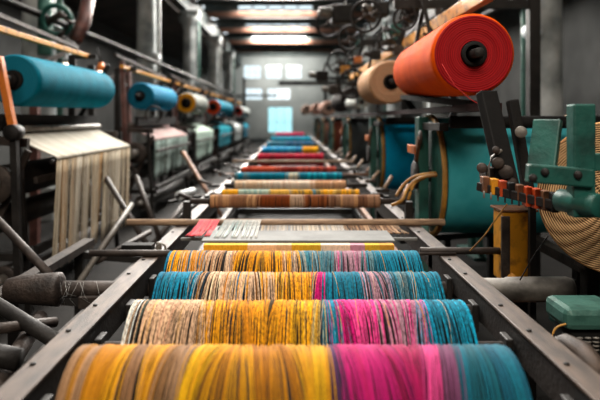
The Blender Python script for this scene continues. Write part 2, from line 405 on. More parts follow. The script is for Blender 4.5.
MB().lathe((-1.37, 2.86, .738), (-1.09, 2.86, .738), [(0, 0), (0, .03), (.012, .05), (.07, .066), (.24, .079), (.262, .08), (.27, .07), (.28, .045), (.28, 0)], 28).build('end_weight', mat('pitted_dark_iron', '#453a34', .6, .3, c2='#241e1b', nscale=14, bump=.5), t4)['label'] = 'tapered dark end weight'
MB().lathe((.88, 2.86, .738), (1.34, 2.86, .738), [(0, 0), (0, .045), (.01, .053), (.14, .053), (.145, .058), (.3, .06), (.43, .06), (.455, .052), (.46, .03), (.46, 0)], 28).build('sleeve', 'grey', t4)['label'] = 'grey steel sleeve on the right end'
MB().cyl((-1.09, 2.86, .738), (-.8, 2.86, .738), .04).build('collar', 'iron', t4)

# yarn flecks of gold draped along top of roller four: narrow band of loose fabric
cloth = [
 ('brown_cloth', 'rolled brown and rust cloth above the wooden rod', 4.12, .985, .047, -.56, .60, [(0, .12, [TN, '#8c6c54']), (0, .3, ['#7e5c46', TN]), (0, .48, ['#6e3a22', '#7a3c1c', '#5a2c1a']), (0, .55, ['#a8907c', TN]), (0, .7, ['#7a4a30', '#5c3420']), (0, 1, ['#8a6c58', '#6a4c3c', TN])]),
 ('gold', 'roller of yellow and grey-green striped yarn behind the brown roll', 5.1, .90, .053, -.59, .57, [(0, .12, [GO, '#c99a44']), (0, .34, ['#a9b7a8', '#8da59c', '#c8c8b4']), (0, .5, ['#d2a85a', CR]), (0, .72, ['#c99a44', '#8d7a50', GR]), (0, 1, [GO, '#d2ae66', '#9c7a40'])]),
 ('cream', 'roller of cream and pale peach yarn', 6.2, .865, .05, -.59, .55, [(0, .3, ['#dcc3a8', '#e6d6c2']), (0, .7, ['#e9d9c8', '#dfc5b0']), (0, 1, ['#c9a080', '#e2c8b4'])]),
 ('teal', 'roller of plain teal yarn behind the cream one', 6.95, .885, .045, -.66, .58, [(0, .15, [TL, GR]), (0, .5, [TE, TL]), (0, .6, ['#c9c3b0', TL]), (0, 1, [TE, '#1ba3b6'])]),
 ('rust', 'roller of rust red and salmon yarn behind the teal one', 7.7, .90, .042, -.64, .56, [(0, .4, ['#c4604c', '#a84a3c']), (0, .6, ['#8a3a34', '#d88a70']), (0, 1, ['#b05246', '#7c3c38'])]),
 ('red', 'thick roller of plain crimson yarn', 10.2, .86, .105, -.58, .53, [(0, 1, ['#9c1c36', '#8a1830', '#b02440'])]),
 ('blue', 'roller of blue yarn with a yellow right end', 12.2, .90, .09, -.6, .53, [(0, .5, ['#3a86b4', '#5aa0c0']), (0, .72, ['#3a6c9c', '#4a90b0']), (0, 1, ['#e0a820', '#d09418'])]),
 ('steel', 'far roller of blue grey yarn', 14.6, .92, .09, -.6, .54, [(0, .4, ['#4c8098', TL]), (0, 1, ['#3c6c90', '#5a7c98'])]),
 ('aqua', 'far roller of aqua yarn before the pink one', 17.4, .94, .10, -.6, .55, [(0, 1, ['#2a94b0', '#3a86a4'])]),
 ('pink', 'farthest roller, wrapped in pink yarn', 20.5, .96, .13, -.56, .42, [(0, 1, ['#d8486c', '#c03a60'])]),
]
for k, (nm, lb, Yc, Zc, Rr, x0, x1, pal) in enumerate(cloth):
    roller(lb, Yc, Zc, Rr, x0, x1, pal, 200 if k < 5 else 110, 30+k, (-.70, .78), .02, seg=16, speck=.3, drift=.008, clump=.2, run=6, jit=.25, rj=.001)
    # bearing stands on the rails
    for x in (XL, XR):
        if Zc-.03 > ZT: MB().box((x-.025, Yc-.03, ZT), (x+.025, Yc+.03, Zc)).build('bearing_block', 'dark', loom, .003)
for Yc in (1.6, 2.08, 2.46, 2.86):
    for x in (XL, XR):
        s = 1 if x < 0 else -1
        MB().box((x+s*.045, Yc-.04, .69), (x+s*.07, Yc+.04, .80)).build('bearing_block', 'dark', loom, .005)

# rods lying on the rails
def rod(label, p, q, r, m_): return tag(MB().cyl(p, q, r).build('steel_rod' if m_ != 'wood' else 'wooden_rod', m_), label, 'rod')
rod('pale wooden rod lying across both rails in front of the brown roll', (-1.08, 3.93, ZT+.023), (1.0, 3.93, ZT+.023), .022, 'wood')
rod('dark steel rod stub sticking out left across the left rail', (-1.03, 3.05, ZT+.018), (-.62, 3.05, ZT+.018), .017, 'iron')
rod('dark steel rod resting on the right rail above the grey sleeve', (.66, 3.1, ZT+.019), (1.13, 3.1, ZT+.019), .018, 'iron')
rod('rusty steel rod crossing both rails behind the teal yarn roller', (-.9, 7.35, ZT+.018), (.98, 7.35, ZT+.018), .017, 'rust')
rod('wooden rod crossing both rails before the crimson roller', (-.95, 9.6, ZT+.022), (1.0, 9.6, ZT+.022), .022, 'wood')
o = thing('latch_box', 'small black box with a chrome screw on the left rail', 'box', (-.8, 3.2, ZT))
MB().box((-.90, 3.16, ZT), (-.74, 3.24, ZT+.035)).build('housing', 'black', o, .004)
MB().cyl((-.71, 3.2, ZT), (-.71, 3.2, ZT+.045), .015).build('screw', 'grey', o)
MB().torus((-.68, 3.12, ZT+.03), (0, 1, .2), .022, .006).build('ring', 'grey', o)

# grey tray and warp in front of wooden rod
o = MB().box((-.5, 3.30, .868), (.57, 3.60, .882)).box((-.64, 3.44, ZT+.001), (.72, 3.46, .868)).build('tray', 'tray', None, .004)
tag(o, 'flat light grey metal tray spanning the rails behind the fourth roller', 'tray')
def warp(name, label, cat, cs, x0, x1, n, Ya, Za, Yb, Zb, seed, rad=.002, sag=.03, spread=.02, kind='stuff', group=None):
    rr = random.Random(seed); mb = MB()
    for i in range(n):
        x = x0+(x1-x0)*(i+.5)/n; d = rr.gauss(0, spread); c = (*hx(rr.choice(cs)), .2); pts = []
        for j in range(9):
            t = j/8; pts.append((x+d*t*t, Ya+(Yb-Ya)*t, Za+(Zb-Za)*t-sag*math.sin(t*PI)*rr.uniform(.8, 1.2)))
        mb.path(pts, rad, 4, c)
    o = mb.build(name, 'thread'); tag(o, label, cat, group); return o
warp('thread_bundle', 'coral pink threads hanging from the wooden rod at its left end', 'threads', ['#e8606a', '#e87a78', '#d84a58'], -.60, -.47, 26, 3.91, .893, 3.40, .888, 41, .003, .01, .008)
warp('thread_bundle', 'white threads stretched from the wooden rod beside the coral ones', 'threads', ['#dfe6e4', '#c3d8d6', '#f0f0ea'], -.44, -.2, 26, 3.91, .893, 3.36, .888, 42, .0025, .004, .006)
o = warp('warp_cloth', 'faded grey and tan warp stretched flat beneath the wooden rod', 'cloth', ['#a9a299', '#8c8f92', '#c2b8a8', '#7a7068', '#b7a58c'], -.2, .33, 130, 3.9, .858, 3.62, .86, 43, .0035, .006, .004)
o = warp('warp_cloth', 'dark brown warp threads at the right below the wooden rod', 'cloth', ['#5c4030', '#8c6a4c', '#2c211c', '#a98a6c'], .33, .69, 70, 3.9, .858, 3.62, .86, 44, .0035, .006, .02)
# yellow cloth edge strip behind the tray
rr_ = random.Random(5); mb = MB()
cs_ = ['#e0a82c'] * 3+['#e8c49c', '#e8c49c', '#d8b48c', '#e0a82c', '#e0a82c', '#efd0b0', '#efd0b0', '#c88a98', '#e0a82c', '#d89030']
for i, c in enumerate(cs_):
    x0 = -.45+i*.97/len(cs_); mb.add([(x0, 3.05, .909), (x0+.97/len(cs_), 3.05, .909), (x0+.97/len(cs_), 3.10, .909), (x0, 3.10, .909), (x0, 3.05, .867), (x0+.97/len(cs_), 3.05, .867), (x0+.97/len(cs_), 3.10, .867), (x0, 3.10, .867)],
        [(0, 1, 2, 3), (0, 4, 5, 1), (3, 2, 6, 7), (4, 7, 6, 5), (0, 3, 7, 4), (1, 5, 6, 2)], (*hx(c), .3))
tag(mb.build('selvedge_strip', 'yarn'), 'narrow strip of yellow and peach cloth along the back of the fourth roller', 'cloth')
rod('thin flat batten under the narrow yellow and peach cloth strip', (-.76, 3.075, ZT+.009), (.84, 3.075, ZT+.009), .008, 'iron')
# lint web on left shaft
mb = MB(); rr_ = random.Random(9)
for i in range(8):
    a = V((-.99+rr_.uniform(-.1, .1), 2.80, .79)); b = a+V((rr_.uniform(-.04, .05), rr_.uniform(-.02, .02), -rr_.uniform(.03, .12)))
    mb.path([a, (a+b)/2+V((rr_.uniform(-.03, .03), -.01, -.02)), b], 0.0003, 3)
tag(mb.build('lint', 'web'), 'wispy white lint hanging off the shaft beside the tapered end weight', 'lint', None, 'stuff')

# outrigger supports of the long shaft
for x, lb in ((-.95, 'dark iron stand under the shaft beside the left rail'), (1.42, 'dark iron stand beyond the grey sleeve right of the rail')):
    t = thing('shaft_stand', lb, 'stand', (x, 2.86, 0))
    z_ = .72 if x < 0 else .9
    MB().box((x-.03, 2.82, 0.02), (x+.03, 2.90, z_)).build('post', 'dark', t, .004)
    MB().box((x-.12, 2.74, 0), (x+.12, 2.98, .02)).build('foot', 'dark', t, .004)
    MB().box((x-.05, 2.80, z_-.06), (x+.05, 2.92, z_)).build('saddle', 'iron', t, .006)

# ------------------------------------------------------------ yarn rolls lying along the aisles
def roll(name, label, near, far, Rr, cbody, cface, seed=0, group=None, core_r=.3, shaft=.25, core='dark', ring_scale=40, c2=None, f2=None):
    n_, f_ = V(near), V(far); L_ = (f_-n_).length; d = (f_-n_)/L_
    t = thing(name, label, 'yarn roll', n_, group)
    ri = Rr*core_r
    MB().lathe(n_, f_, [(0.012, Rr*.93), (.03, Rr*.985), (.08, Rr), (L_*.5, Rr*1.01), (L_-.08, Rr), (L_-.03, Rr*.97), (L_, Rr*.9), (L_, ri)], 48).build('yarn_wrap', wound_mat('wound_'+name+str(seed), cbody, c2 or cbody), t)
    mb = MB(); k = 10
    prof = [(0.02, ri)]
    for i in range(k): 
        r0 = ri+(Rr*.93-ri)*i/k; r1 = ri+(Rr*.93-ri)*(i+1)/k
        prof += [(0.008, r0+.001), (0.0, (r0+r1)/2), (0.008, r1-.001)]
    mb.lathe(n_, f_, prof+[(.012, Rr*.93)], 48)
    mb.build('wound_end', ring_mat('end_'+name+str(seed), cface, f2 or cface, ring_scale), t)
    MB().ring(n_-d*.02, f_+d*.02, ri, ri*.72, 28).build('core_tube', core, t)
    MB().cyl(n_-d*shaft, f_+d*.15, ri*.4).build('spindle', 'dark', t)
    if shaft == .22: MB().cyl(n_-d*.07, n_+d*.3, ri*.7).build('hub', 'black', t)
    return t
G_l = 'rolls of yarn above the left hand machines'; G_r = 'rolls of yarn above the right hand machines'
Lr = [
 ('large teal blue yarn roll nearest on the left, over the cream thread sheet', (13, 80, 4.9), (98, 90, 7.1), .215, '#04809a', '#046e86', '#046a80'),
 ('blue yarn roll second on the left behind the red-brown post', (140, 96, 9.4), (167, 99.5, 11.6), .215, '#0a84b0', '#0a6c8a', '#08749a'),
 ('pale grey yarn roll with a yellow end, third on the left', (186, 103, 13.2), (200, 105, 15), .23, '#a8aca4', '#e0a020', '#8a8e88'),
 ('teal yarn roll with an orange end, fourth on the left', (213, 107, 17.5), (227, 109.5, 20.6), .235, '#1690ac', '#f0581c', '#14647a'),
 ('small pale roll with a red end, farthest on the left', (238, 111, 26), (246, 112.5, 30), .23, '#c3cac8', '#d83a2a', '#98a09e'),
]
for k, (lb, a, b, r_, cb, cf, c2) in enumerate(Lr):
    roll('yarn_roll', lb, at(*a), at(*b), r_, cb, cf, k, G_l, .5 if k in (2, 3, 4) else .38, .22 if k < 2 else -.1, 'black', c2=c2)
Rr_ = [
 ('big orange yarn roll with a red wound end hanging over the right rail', (474, 54, 3.2), (418, 72, 5.2), .222, '#f05c08', '#a81218', '#e04e06', 'black', .3),
 ('tan yarn roll hanging behind the orange one', (391, 82, 6.1), (375, 86, 7.4), .225, '#c79a74', '#c9a282', '#b58a66', 'black', .34),
 ('white yarn roll behind the tan one', (362, 102, 9.6), (350, 104, 12), .11, '#cfd2cc', '#c0c4be', '#b0b4ae', 'dark', .3),
 ('dark brown yarn roll behind the white one', (352, 98, 12.8), (340, 103, 15), .24, '#3a3230', '#2c2624', '#2a2422', 'dark', .5),
 ('pinkish beige yarn roll third from the far end', (329, 108, 18.5), (324, 109, 21), .22, '#c09a8a', '#d0aa98', '#a88070', 'dark', .4),
 ('beige yarn roll second from the far end', (318, 109, 23), (315, 110, 26), .23, '#b8907e', '#c8a090', '#a07a6a', 'dark', .3),
 ('farthest small beige yarn roll on the right', (307, 109.5, 28), (305, 110.5, 31), .23, '#bca090', '#ccb0a0', '#a08878', 'dark', .3),
]
for k, (lb, a, b, r_, cb, cf, c2, core, cr) in enumerate(Rr_):
    roll('yarn_roll', lb, at(*a), at(*b), r_, cb, cf, 20+k, G_r, cr, .12, core, c2=c2, f2=('#860d14' if k == 0 else '#9c7858' if k == 1 else None), ring_scale=28)
# loose red thread from the orange roll
p0 = at(440, 60, 3.2); p1 = at(486, 110, 3.1)
tag(MB().path([at(442, 64, 3.17), at(455, 86, 3.14), at(470, 99, 3.12), at(484, 107, 3.1), at(492, 112, 3.1), at(490, 99, 3.1), at(484, 92, 3.12)], .0022, 5).build('loose_thread', mat('red_thread', '#c0201c', .8, bump=0)), 'thin red thread trailing under the orange roll', 'thread')

# ------------------------------------------------------------ thread sheets on the left
def sheet(label, X, Y0, Y1, cs, cs_top, n, seed, zf=1.23, zb=1.43, dxb=.40, zlow=.3, rad=None):
    rr = random.Random(seed); t = thing('thread_sheet', label, 'thread sheet', (X, (Y0+Y1)/2, zlow), 'thread sheets draped off the left hand machines')
    top = MB(); hang = MB(); w = (Y1-Y0)/n; rad = rad or w*.62
    bun = 0; off = 0; left = 0
    for i in range(n):
        if left <= 0: left = rr.randint(5, 13); off = rr.gauss(0, .03); bun = rr.uniform(-.02, .02); bc = rr.choice(cs)
        left -= 1
        y = Y0+w*(i+.5); k = rr.uniform(.85, 1.1)
        ct = (*hx(rr.choice(cs_top), k), .1); c = (*hx(rr.choice([bc, rr.choice(cs)]), k), .2)
        top.path([(X-dxb, y, zb), (X-dxb*.5, y, (zb+zf)/2-.005), (X-.01, y, zf+.012), (X+.005, y, zf-.01)], rad, 4, ct)
        yc = y+off*.25
        if rr.random() < .12: continue
        L_ = zlow+rr.uniform(0, .06)
        pts = []
        for j in range(8):
            tt = j/7; z = zf-.008+(L_-zf)*tt
            pts.append((X+bun*tt-.03*tt+rr.uniform(-.002, .002), y+(yc-y+off)*tt+(-.06)*(tt**1.5)*0, z))
        hang.path(pts, rad*.62, 3, c)
    top.build('top_layer', 'thread', t)['kind'] = 'stuff'; hang.build('hanging_threads', 'thread', t)['kind'] = 'stuff'
    MB().cyl((X-.025, Y0-.05, zf-.03), (X-.025, Y1+.05, zf-.03), .02).build('edge_bar', 'dark', t)
    MB().cyl((X-dxb+.02, Y0-.05, zb+.035), (X-dxb+.02, Y1+.05, zb+.035), .03).build('back_bar', 'grey', t)
    return t
LM = [4.9, 9.2, 13.2, 17.5, 22.0, 26.2]     # start of each machine
LE = [7.1, 12.0, 16.0, 20.6, 24.9, 28.8]
sh = [
 ('nearest sheet of cream threads spilling over the left machine edge', ['#b9ab92', '#cbbfaa', '#a0937e', '#b5a68c', '#c9c1b0', '#8e8270', '#a8865c'], ['#cfcabd', '#d9d5ca', '#bfb9aa']),
 ('grey-green thread sheet with a pinkish top, second on the left', ['#7f938c', '#93a49e', '#6a7d77'], ['#b08c8c', '#a89c98', '#c0a8a4']),
 ('pale sage thread sheet with a light top, third on the left', ['#8fa89c', '#a9bcb2', '#7a9488'], ['#b4cabc', '#c4d6ca']),
 ('bright teal thread sheet, fourth on the left', ['#1593a8', '#0f8298', '#1ba0b4'], ['#2aa6b8', '#1a94a8']),
 ('light grey thread sheet beyond the bright teal one', ['#9aa6a6', '#b0baba'], ['#c0c8c8']),
 ('small far blue thread sheet at the end of the left row', ['#1a7c98', '#12708c'], ['#2a90a8'])]
for k, (lb, cs, ct) in enumerate(sh):
    sheet(lb, -1.92 if k == 0 else -2.1, LM[k], LE[k], cs, ct, [190, 120, 80, 60, 40, 40][k], 60+k, zlow=.3 if k == 0 else .62 if k in(1,2) else .7)

# ------------------------------------------------------------ left machines
def left_machine(y0, D, label):
    X = -2.3
    t = thing('winding_machine', label, 'machine', (X, y0, 0), 'winding machines along the left side')
    y1 = y0+D
    for y in (y0-.12, y1+.12):
        MB().box((-2.68, y-.04, 0), (-2.60, y+.04, 2.32)).build('post', 'dark', t, .005)
        MB().bar((-2.10, y, 0), (-2.18, y, 1.38), .05, .05).build('post', 'dark', t, .005)
        MB().bar((-2.64, y, .45), (-2.05, y, .45), .05, .06).build('side_bar', 'dark', t)
        MB().bar((-2.64, y, 1.40), (-2.1, y, 1.36), .05, .07).build('side_bar', 'iron', t)
        MB().bar((-2.64, y, 2.3), (-2.35, y, 2.3), .05, .05).build('side_bar', 'dark', t)
        MB().bar((-2.62, y, .1), (-2.1, y, 1.3), .03, .05).build('brace', 'iron', t)
    MB().bar((-2.47, y0-.5, 2.31), (-2.47, y1+.2, 2.31), .05, .05).build('top_bar', 'yellow', t, .004)['label'] = 'yellow painted top bar'
    MB().bar((-2.62, y0-.3, 2.5), (-2.62, y1+.2, 2.42), .04, .04).build('top_bar', 'iron', t)
    MB().bar((-2.36, y0-.1, 1.52), (-2.36, y1+.1, 1.52), .05, .14).build('roll_bed', 'black', t)
    MB().bar((-2.05, y0-.1, 1.06), (-2.05, y1+.1, 1.06), .03, .05).build('front_bar', 'iron', t)
    MB().bar((-2.05, y0-.1, .5), (-2.05, y1+.1, .5), .04, .07).build('front_bar', 'dark', t)
    for k, (x, z, r) in enumerate(((-2.34, 1.04, .14), (-2.42, .72, .11), (-2.25, .30, .09))):
        f = MB().cyl((x, y0-.2, z), (x, y1+.08, z), r).build('drum', 'dark', t)
        MB().ring((x, y0-.23, z), (x, y0-.2, z), r*1.15, r*.5).build('flange', 'iron', f)
        MB().cyl((x, y0-.42, z), (x, y0-.1, z), r*.45).build('journal', 'grey', f)
    # handles, levers
    if y0 > 6: MB().torus((-2.08, y0-.18, 1.62), (0, 1, 0), .12, .012).build('handwheel', 'dark', t)
    if y0 > 6: MB().bar((-2.48, y0-.3, 1.2), (-2.52, y0-.3, 2.4), .06, .06).build('lever', 'brownpost', t, .004)
    MB().bar((-2.64, y1+.1, 1.4), (-2.2, y1+.1, 2.2), .04, .05).build('lever', 'dark', t)
    MB().box((-2.58, y0+.3, 1.78), (-2.50, y0+.5, 1.95)).build('gear_box', 'orange', t, .01)
    return t
nm = ['nearest dark iron winding machine at left, under the large teal roll', 'second dark winding machine on the left, under the blue roll', 'third winding machine on the left, under the yellow-ended roll',
      'fourth winding machine on the left, under the orange-ended roll', 'fifth winding machine down the left row, under the light grey sheet', 'last winding machine at the far end of the left row']
for k in range(6): left_machine(LM[k], LE[k]-LM[k], nm[k])
# orange strut nearest left
t = thing('support_strut', 'orange painted strut leaning against the nearest left machine', 'strut', (-2.2, 4.55, 0))
MB().bar((-2.05, 4.52, 0), (-2.095, 4.52, 1.45), .06, .05).build('lower_arm', 'dark', t, .004)
MB().bar((-2.095, 4.52, 1.45), (-2.21, 4.52, 2.02), .065, .05).build('upper_arm', 'orange', t, .004)
MB().cyl((-2.095, 4.46, 1.45), (-2.095, 4.58, 1.45), .06).build('pivot', 'dark', t)
# criss-cross floor struts between left machine and rail
def strut(label, p, q, r, m_='grey', cat='strut'):
    return tag(MB().path([p, q], r, 12).build('brace_bar', m_), label, cat)
strut('grey steel tube leaning from the floor up to the left, lower left corner', at(50, 275, 3.3), at(-8, 214, 3.75), .024, 'iron')
strut('thin grey tube rising right behind the cream threads', at(78, 284, 4.0), at(132, 204, 4.6), .022, 'grey')
strut('brown tube crossing behind the cream threads', at(96, 262, 4.2), at(150, 232, 4.8), .022, 'iron')
strut('short dark tube leaning left under the sage sheet', at(150, 250, 5.6), at(106, 178, 6.2), .028, 'iron')
strut('dark tube slanting under the pinkish grey sheet', at(160, 240, 7), at(136, 176, 7.4), .03, 'iron')
strut('rusty brown strut slanting beside the left rail', (-1.0, 9.0, 0), at(183, 152, 10.5), .035, 'rust')
strut('brown tube slanting beside the left rail under the sage sheet', at(190, 196, 8.4), (-1.7, 7.3, 0), .04, 'iron')
# low pipes at bottom left beside rail
for k, (p, q, r, m_) in enumerate(((at(-10, 300, 2.6), at(62, 345, 2.3), .03, 'dark'), (at(-15, 330, 2.3), at(55, 322, 2.6), .022, 'iron'), (at(-10, 395, 2.0), at(40, 318, 2.75), .035, 'iron'), (at(-20, 352, 2.1), at(20, 360, 2.1), .04, 'dark'))):
    o = MB().path([p, q], r, 14)
    tag(o.build('machine_pipe', m_), ['dark pipe slanting below the tapered end weight', 'thin brown pipe crossing the bottom left corner', 'thick brown pipe rising in the bottom left corner', 'short dark pipe at the bottom left edge'][k], 'pipe')
t = thing('frame_side', 'low dark iron side frame left of the near left rail', 'machine frame', (-1.3, 2.6, 0))
for y in (1.5, 2.3, 3.3, 4.3):
    MB().box((-1.55, y-.03, 0), (-1.49, y+.03, .62)).build('post', 'dark', t)
    MB().bar((-1.52, y, .58), (-.8, y, .52), .05, .05).build('tie_bar', 'dark', t)
MB().bar((-1.52, 1.3, .63), (-1.52, 4.5, .63), .08, .05).build('side_rail', 'iron', t)
MB().bar((-1.1, 1.3, .50), (-1.1, 4.5, .50), .05, .06).build('side_rail', 'iron', t)
for y in (1.8, 2.05, 2.6): MB().cyl((-1.5, y, .45), (-.85, y, .45), .035).build('roller', 'dark', t)
# white bobbin on left rail
t = thing('bobbin', 'pale bobbin of white yarn lying beside the left rail', 'bobbin', at(186, 194, 5.6))
a, b = at(179, 196, 5.6), at(193, 191, 5.9)
MB().cyl(a, b, .045, .036).build('yarn', 'white', t)
MB().cyl(a-(b-a)*.15, b+(b-a)*.3, .015).build('pin', 'dark', t)
MB().bar(a+V((-.1, 0, -.06)), b+V((.35, .3, -.03)), .03, .03).build('arm', 'dark', t)

# ------------------------------------------------------------ right machines: warp beams in green stands
def beam_drum(label, Y, x0, x1, z, Rr, c, c2, seed, rim='wire'):
    t = thing('warp_beam', label, 'warp beam', ((x0+x1)/2, Y, z), 'warp beams in the right hand stands')
    MB().lathe((x0+.03, Y, z), (x1-.03, Y, z), [(0, .1), (0, Rr*.96), (.02, Rr*.97), (x1-x0-.08, Rr*.97), (x1-x0-.06, .1)], 64).build('yarn_wrap', wound_mat('beam%d' % seed, c, c2, 0, 60), t)
    for xa, xb in ((x0, x0+.03), (x1-.03, x1)):
        f = MB().ring((xa, Y, z), (xb, Y, z), Rr, .06, 64).build('flange', 'green', t)
        MB().ring((xa-.008, Y, z), (xa+.02, Y, z), Rr+.012, Rr-.018, 64).build('rim', rim, f)['label'] = 'yellow rim'
    MB().cyl((x0-.05, Y, z), (x1+.05, Y, z), .05).build('shaft', 'dark', t)
    return t
RM = [4.3, 6.9, 10.6, 14.6, 19.0, 24.0]
RC = [('#4cb0ba', '#349aa4'), ('#10b0e8', '#0898cc'), ('#5a5f60', '#44484a'), ('#a05a4a', '#8a4a3e'), ('#a8786a', '#906050'), ('#b09080', '#988070')]
RL = ['big sea-green warp beam nearest on the right', 'bright blue warp beam under the tan roll', 'dark grey warp beam under the white roll', 'brick coloured warp beam, fourth along the right row', 'dusty pink warp beam, fifth along the right row', 'pale beige warp beam at the far end of the right row']
RS = ['nearest dark green stand holding the sea-green beam', 'dark green stand holding the bright blue beam', 'green stand holding the dark grey beam', 'green stand holding the brick coloured beam', 'green stand holding the dusty pink beam', 'far green stand holding the pale beige beam']
stand0 = thing('beam_stand', RS[0], 'stand', (1.5, RM[0], 0), 'green stands along the right side')
def mk_stand(t, Y):
    for x in (.93, 2.08):
        p = MB().box((x-.035, Y-.07, .03), (x+.035, Y+.07, 1.565)).build('post', 'green', t, .006)
        MB().box((x-.09, Y-.35, 0), (x+.09, Y+.35, .03)).build('foot', 'green', t, .004)
        MB().cyl((x-.06, Y, 1.15), (x-.036, Y, 1.15), .10).build('bearing_cap', 'dark', p)
        MB().bar((x, Y-.3, .03), (x, Y-.05, .8), .05, .06).build('brace', 'green', t)
        MB().bar((x+.02, Y-.05, 1.50), (x+.02, Y-.55, 1.50), .06, .05).build('arm', 'dark', t, .004)
    MB().cyl((1.0, Y-.50, 1.53), (2.04, Y-.50, 1.53), .04).build('guide_roller', 'black', t)
    MB().box((.865, Y-.05, 1.30), (.894, Y+.2, 1.36)).build('catch', 'orange', t, .004)
    MB().cyl((.885, Y-.12, 1.42), (.90, Y-.12, 1.42), .05).build('gear', 'iron', t)
    MB().bar((.885, Y-.12, 1.42), (.885, Y+.02, 1.2), .02, .04).build('lever', 'rust', t)
mk_stand(stand0, RM[0])
for k in range(6):
    beam_drum(RL[k], RM[k], .985, 2.02, 1.15, .42, *RC[k], 50+k)
    if k:
        o = copy_tree(stand0); o.location.y = RM[k]; o['label'] = RS[k]
        o['_o'] = tuple(o.location)

# overhead yellow beam and frames on right
t = thing('overhead_gantry', 'yellow painted beam on dark posts above the right hand rolls', 'gantry', (1.4, 8, 0))
MB().bar((1.36, 3.9, 2.42), (1.36, 14, 2.50), .07, .11).build('beam', 'yellow', t, .006)
MB().bar((1.62, 3.6, 2.75), (1.62, 16, 2.75), .08, .1).build('beam', 'dark', t)
MB().bar((1.0, 3.0, 1.61), (1.06, 31, 1.61), .10, .04).build('roll_bed', mat('maroon_bed', '#2a1414', .8, spec=.15), t)
for Y in (3.6, 5.6, 8.4, 12.2, 15.8):
    MB().box((2.2, Y-.05, 0), (2.3, Y+.05, 3.1)).build('post', 'dark', t)
    MB().bar((2.25, Y, 2.62), (.95, Y, 2.62), .06, .08).build('cross_arm', 'dark', t)
    MB().bar((1.62, Y, 2.62), (1.62, Y, 2.8), .06, .06).build('hanger', 'iron', t)
    if Y<6: MB().bar((1.36, Y, 2.62), (1.36, Y, 2.4), .05, .05).build('hanger', 'iron', t)
    MB().bar((2.25, Y, 3.0), (1.3, Y+.4, 2.65), .04, .05).build('brace', 'green', t)
a_, b_ = at(404, 97, 5.0), at(474, 104, 3.3)
MB().bar(a_, b_, .06, .035).build('roll_bed', 'black', t)
for p_ in (a_, b_): MB().bar(p_, V((1.03, p_.y, 1.61)), .04, .04).build('bed_bracket', 'black', t)
# pulleys and handwheels over right side
rr = random.Random(3)
wheels = [(366, 16, 6.2, .16), (350, 38, 8.5, .17), (388, 40, 7.2, .13), (405, 18, 5.6, .11), (338, 62, 11, .2), (352, 84, 9.4, .22), (425, 34, 5.2, .07), (330, 22, 12, .3)]
wl = ['large thin handwheel high on the right', 'handwheel left of the tan roll, below the largest', 'small dark pulley just above the tan roll', 'pulley under the yellow beam', 'far dark wheel beyond the yellow beam', 'black ring wheel left of the tan roll', 'tiny pulley above the orange roll', 'farthest large wheel high on the right']
for (px, py, Y, r_), lb in zip(wheels, wl):
    c = at(px, py, Y); t = thing('pulley_wheel', lb, 'wheel', c, 'wheels hanging over the right hand machines')
    ax = V((.5, 1, 0))
    MB().torus(c, ax, r_, r_*.11).build('rim', 'dark', t)
    d, a, b = basis(ax); s = MB()
    for k in range(4):
        an = k*PI/2+.4; s.path([c, c+(a*math.cos(an)+b*math.sin(an))*r_], r_*.06, 6)
    s.build('spokes', 'iron', t)
    MB().cyl(c-d*.05, c+d*.25, r_*.16).build('hub', 'iron', t)
    MB().bar(c+d*.2, V((c.x, c.y+.2, 2.75)) if c.z < 2.7 else c+d*.2+V((.3, 0, -.2)), .03, .03).build('bracket', 'dark', t)
# small machine heads along right top clutter
cl_ = [(322, 76, 13, .22, 'dark'), (345, 70, 9.6, .13, 'yellow'), (358, 60, 8.8, .1, 'orange'), (335, 90, 12, .2, 'iron'), (375, 55, 7.9, .12, 'dark'), (398, 50, 6.9, .1, 'iron'), (380, 10, 7, .16, 'dark'), (415, 50, 5.8, .08, 'black'), (368, 74, 8.6, .1, 'orange'), (342, 15, 10, .3, 'dark'), (360, 44, 9, .12, 'green'),(395,30,7.4,.12,'green')]
cn = ['far dark', 'yellow', 'small orange', 'far brown', 'dark', 'brown', 'high dark', 'small black', 'low orange', 'far high dark', 'green', 'upper green']
for k, (px, py, Y, s, m_) in enumerate(cl_):
    c = at(px, py, Y); t = thing('gear_head', cn[k]+' gear head with a spindle above the right machines', 'machine part', c, 'gear heads on the right overhead frame')
    MB().box(c-V((s*.6, s*.7, s*.5)), c+V((s*.6, s*.7, s*.5))).build('housing', m_, t, s*.12)
    MB().cyl(c+V((-s*.6, -s*.3, 0)), c+V((-s*1.3, -s*.5, .1*s)), s*.28).build('spindle', 'grey' if k % 3 == 0 else 'iron', t)
    MB().bar(c, (c.x+.1, c.y+.1, max(2.65, c.z+.3)), .04, .04).build('hanger', 'dark', t)

# near right machinery
t = thing('coil_reel', 'large reel of tan cord partly behind the green bracket at right', 'reel', at(604, 200, 2.5))
c = at(621, 199, 2.5); ax = V((.62, 1, .02)).normalized()
n_, f_ = c, c+ax*.22
prof = []; Rc = .325; 
for i in range(26):
    r0 = .05+(Rc-.05)*i/26; prof += [(.006, r0+.001), (0, r0+.005), (.006, r0+.010)]
prof2 = [(.0, Rc)]
for i in range(14): prof2 += [(.006+.0155*i, Rc), (.013+.0155*i, Rc+.006)]
MB().lathe(n_, f_, prof, 64).build('wound_end', ring_mat('cord_end', '#d8b080', '#4a2f16', 34, lo=.2), t)
MB().lathe(n_, f_, prof2+[(.22, Rc), (.22, .05)], 64).build('cord_wrap', mat('tan_cord', '#d09c60', .85, c2='#a07442', nscale=20), t)
MB().cyl(c-ax*.1, c+ax*.4, .03).build('axle', 'dark', t)
MB().bar(c+ax*.32, V((c.x+ax.x*.32, c.y+ax.y*.32, 0)), .06, .06).build('stand', 'dark', t)

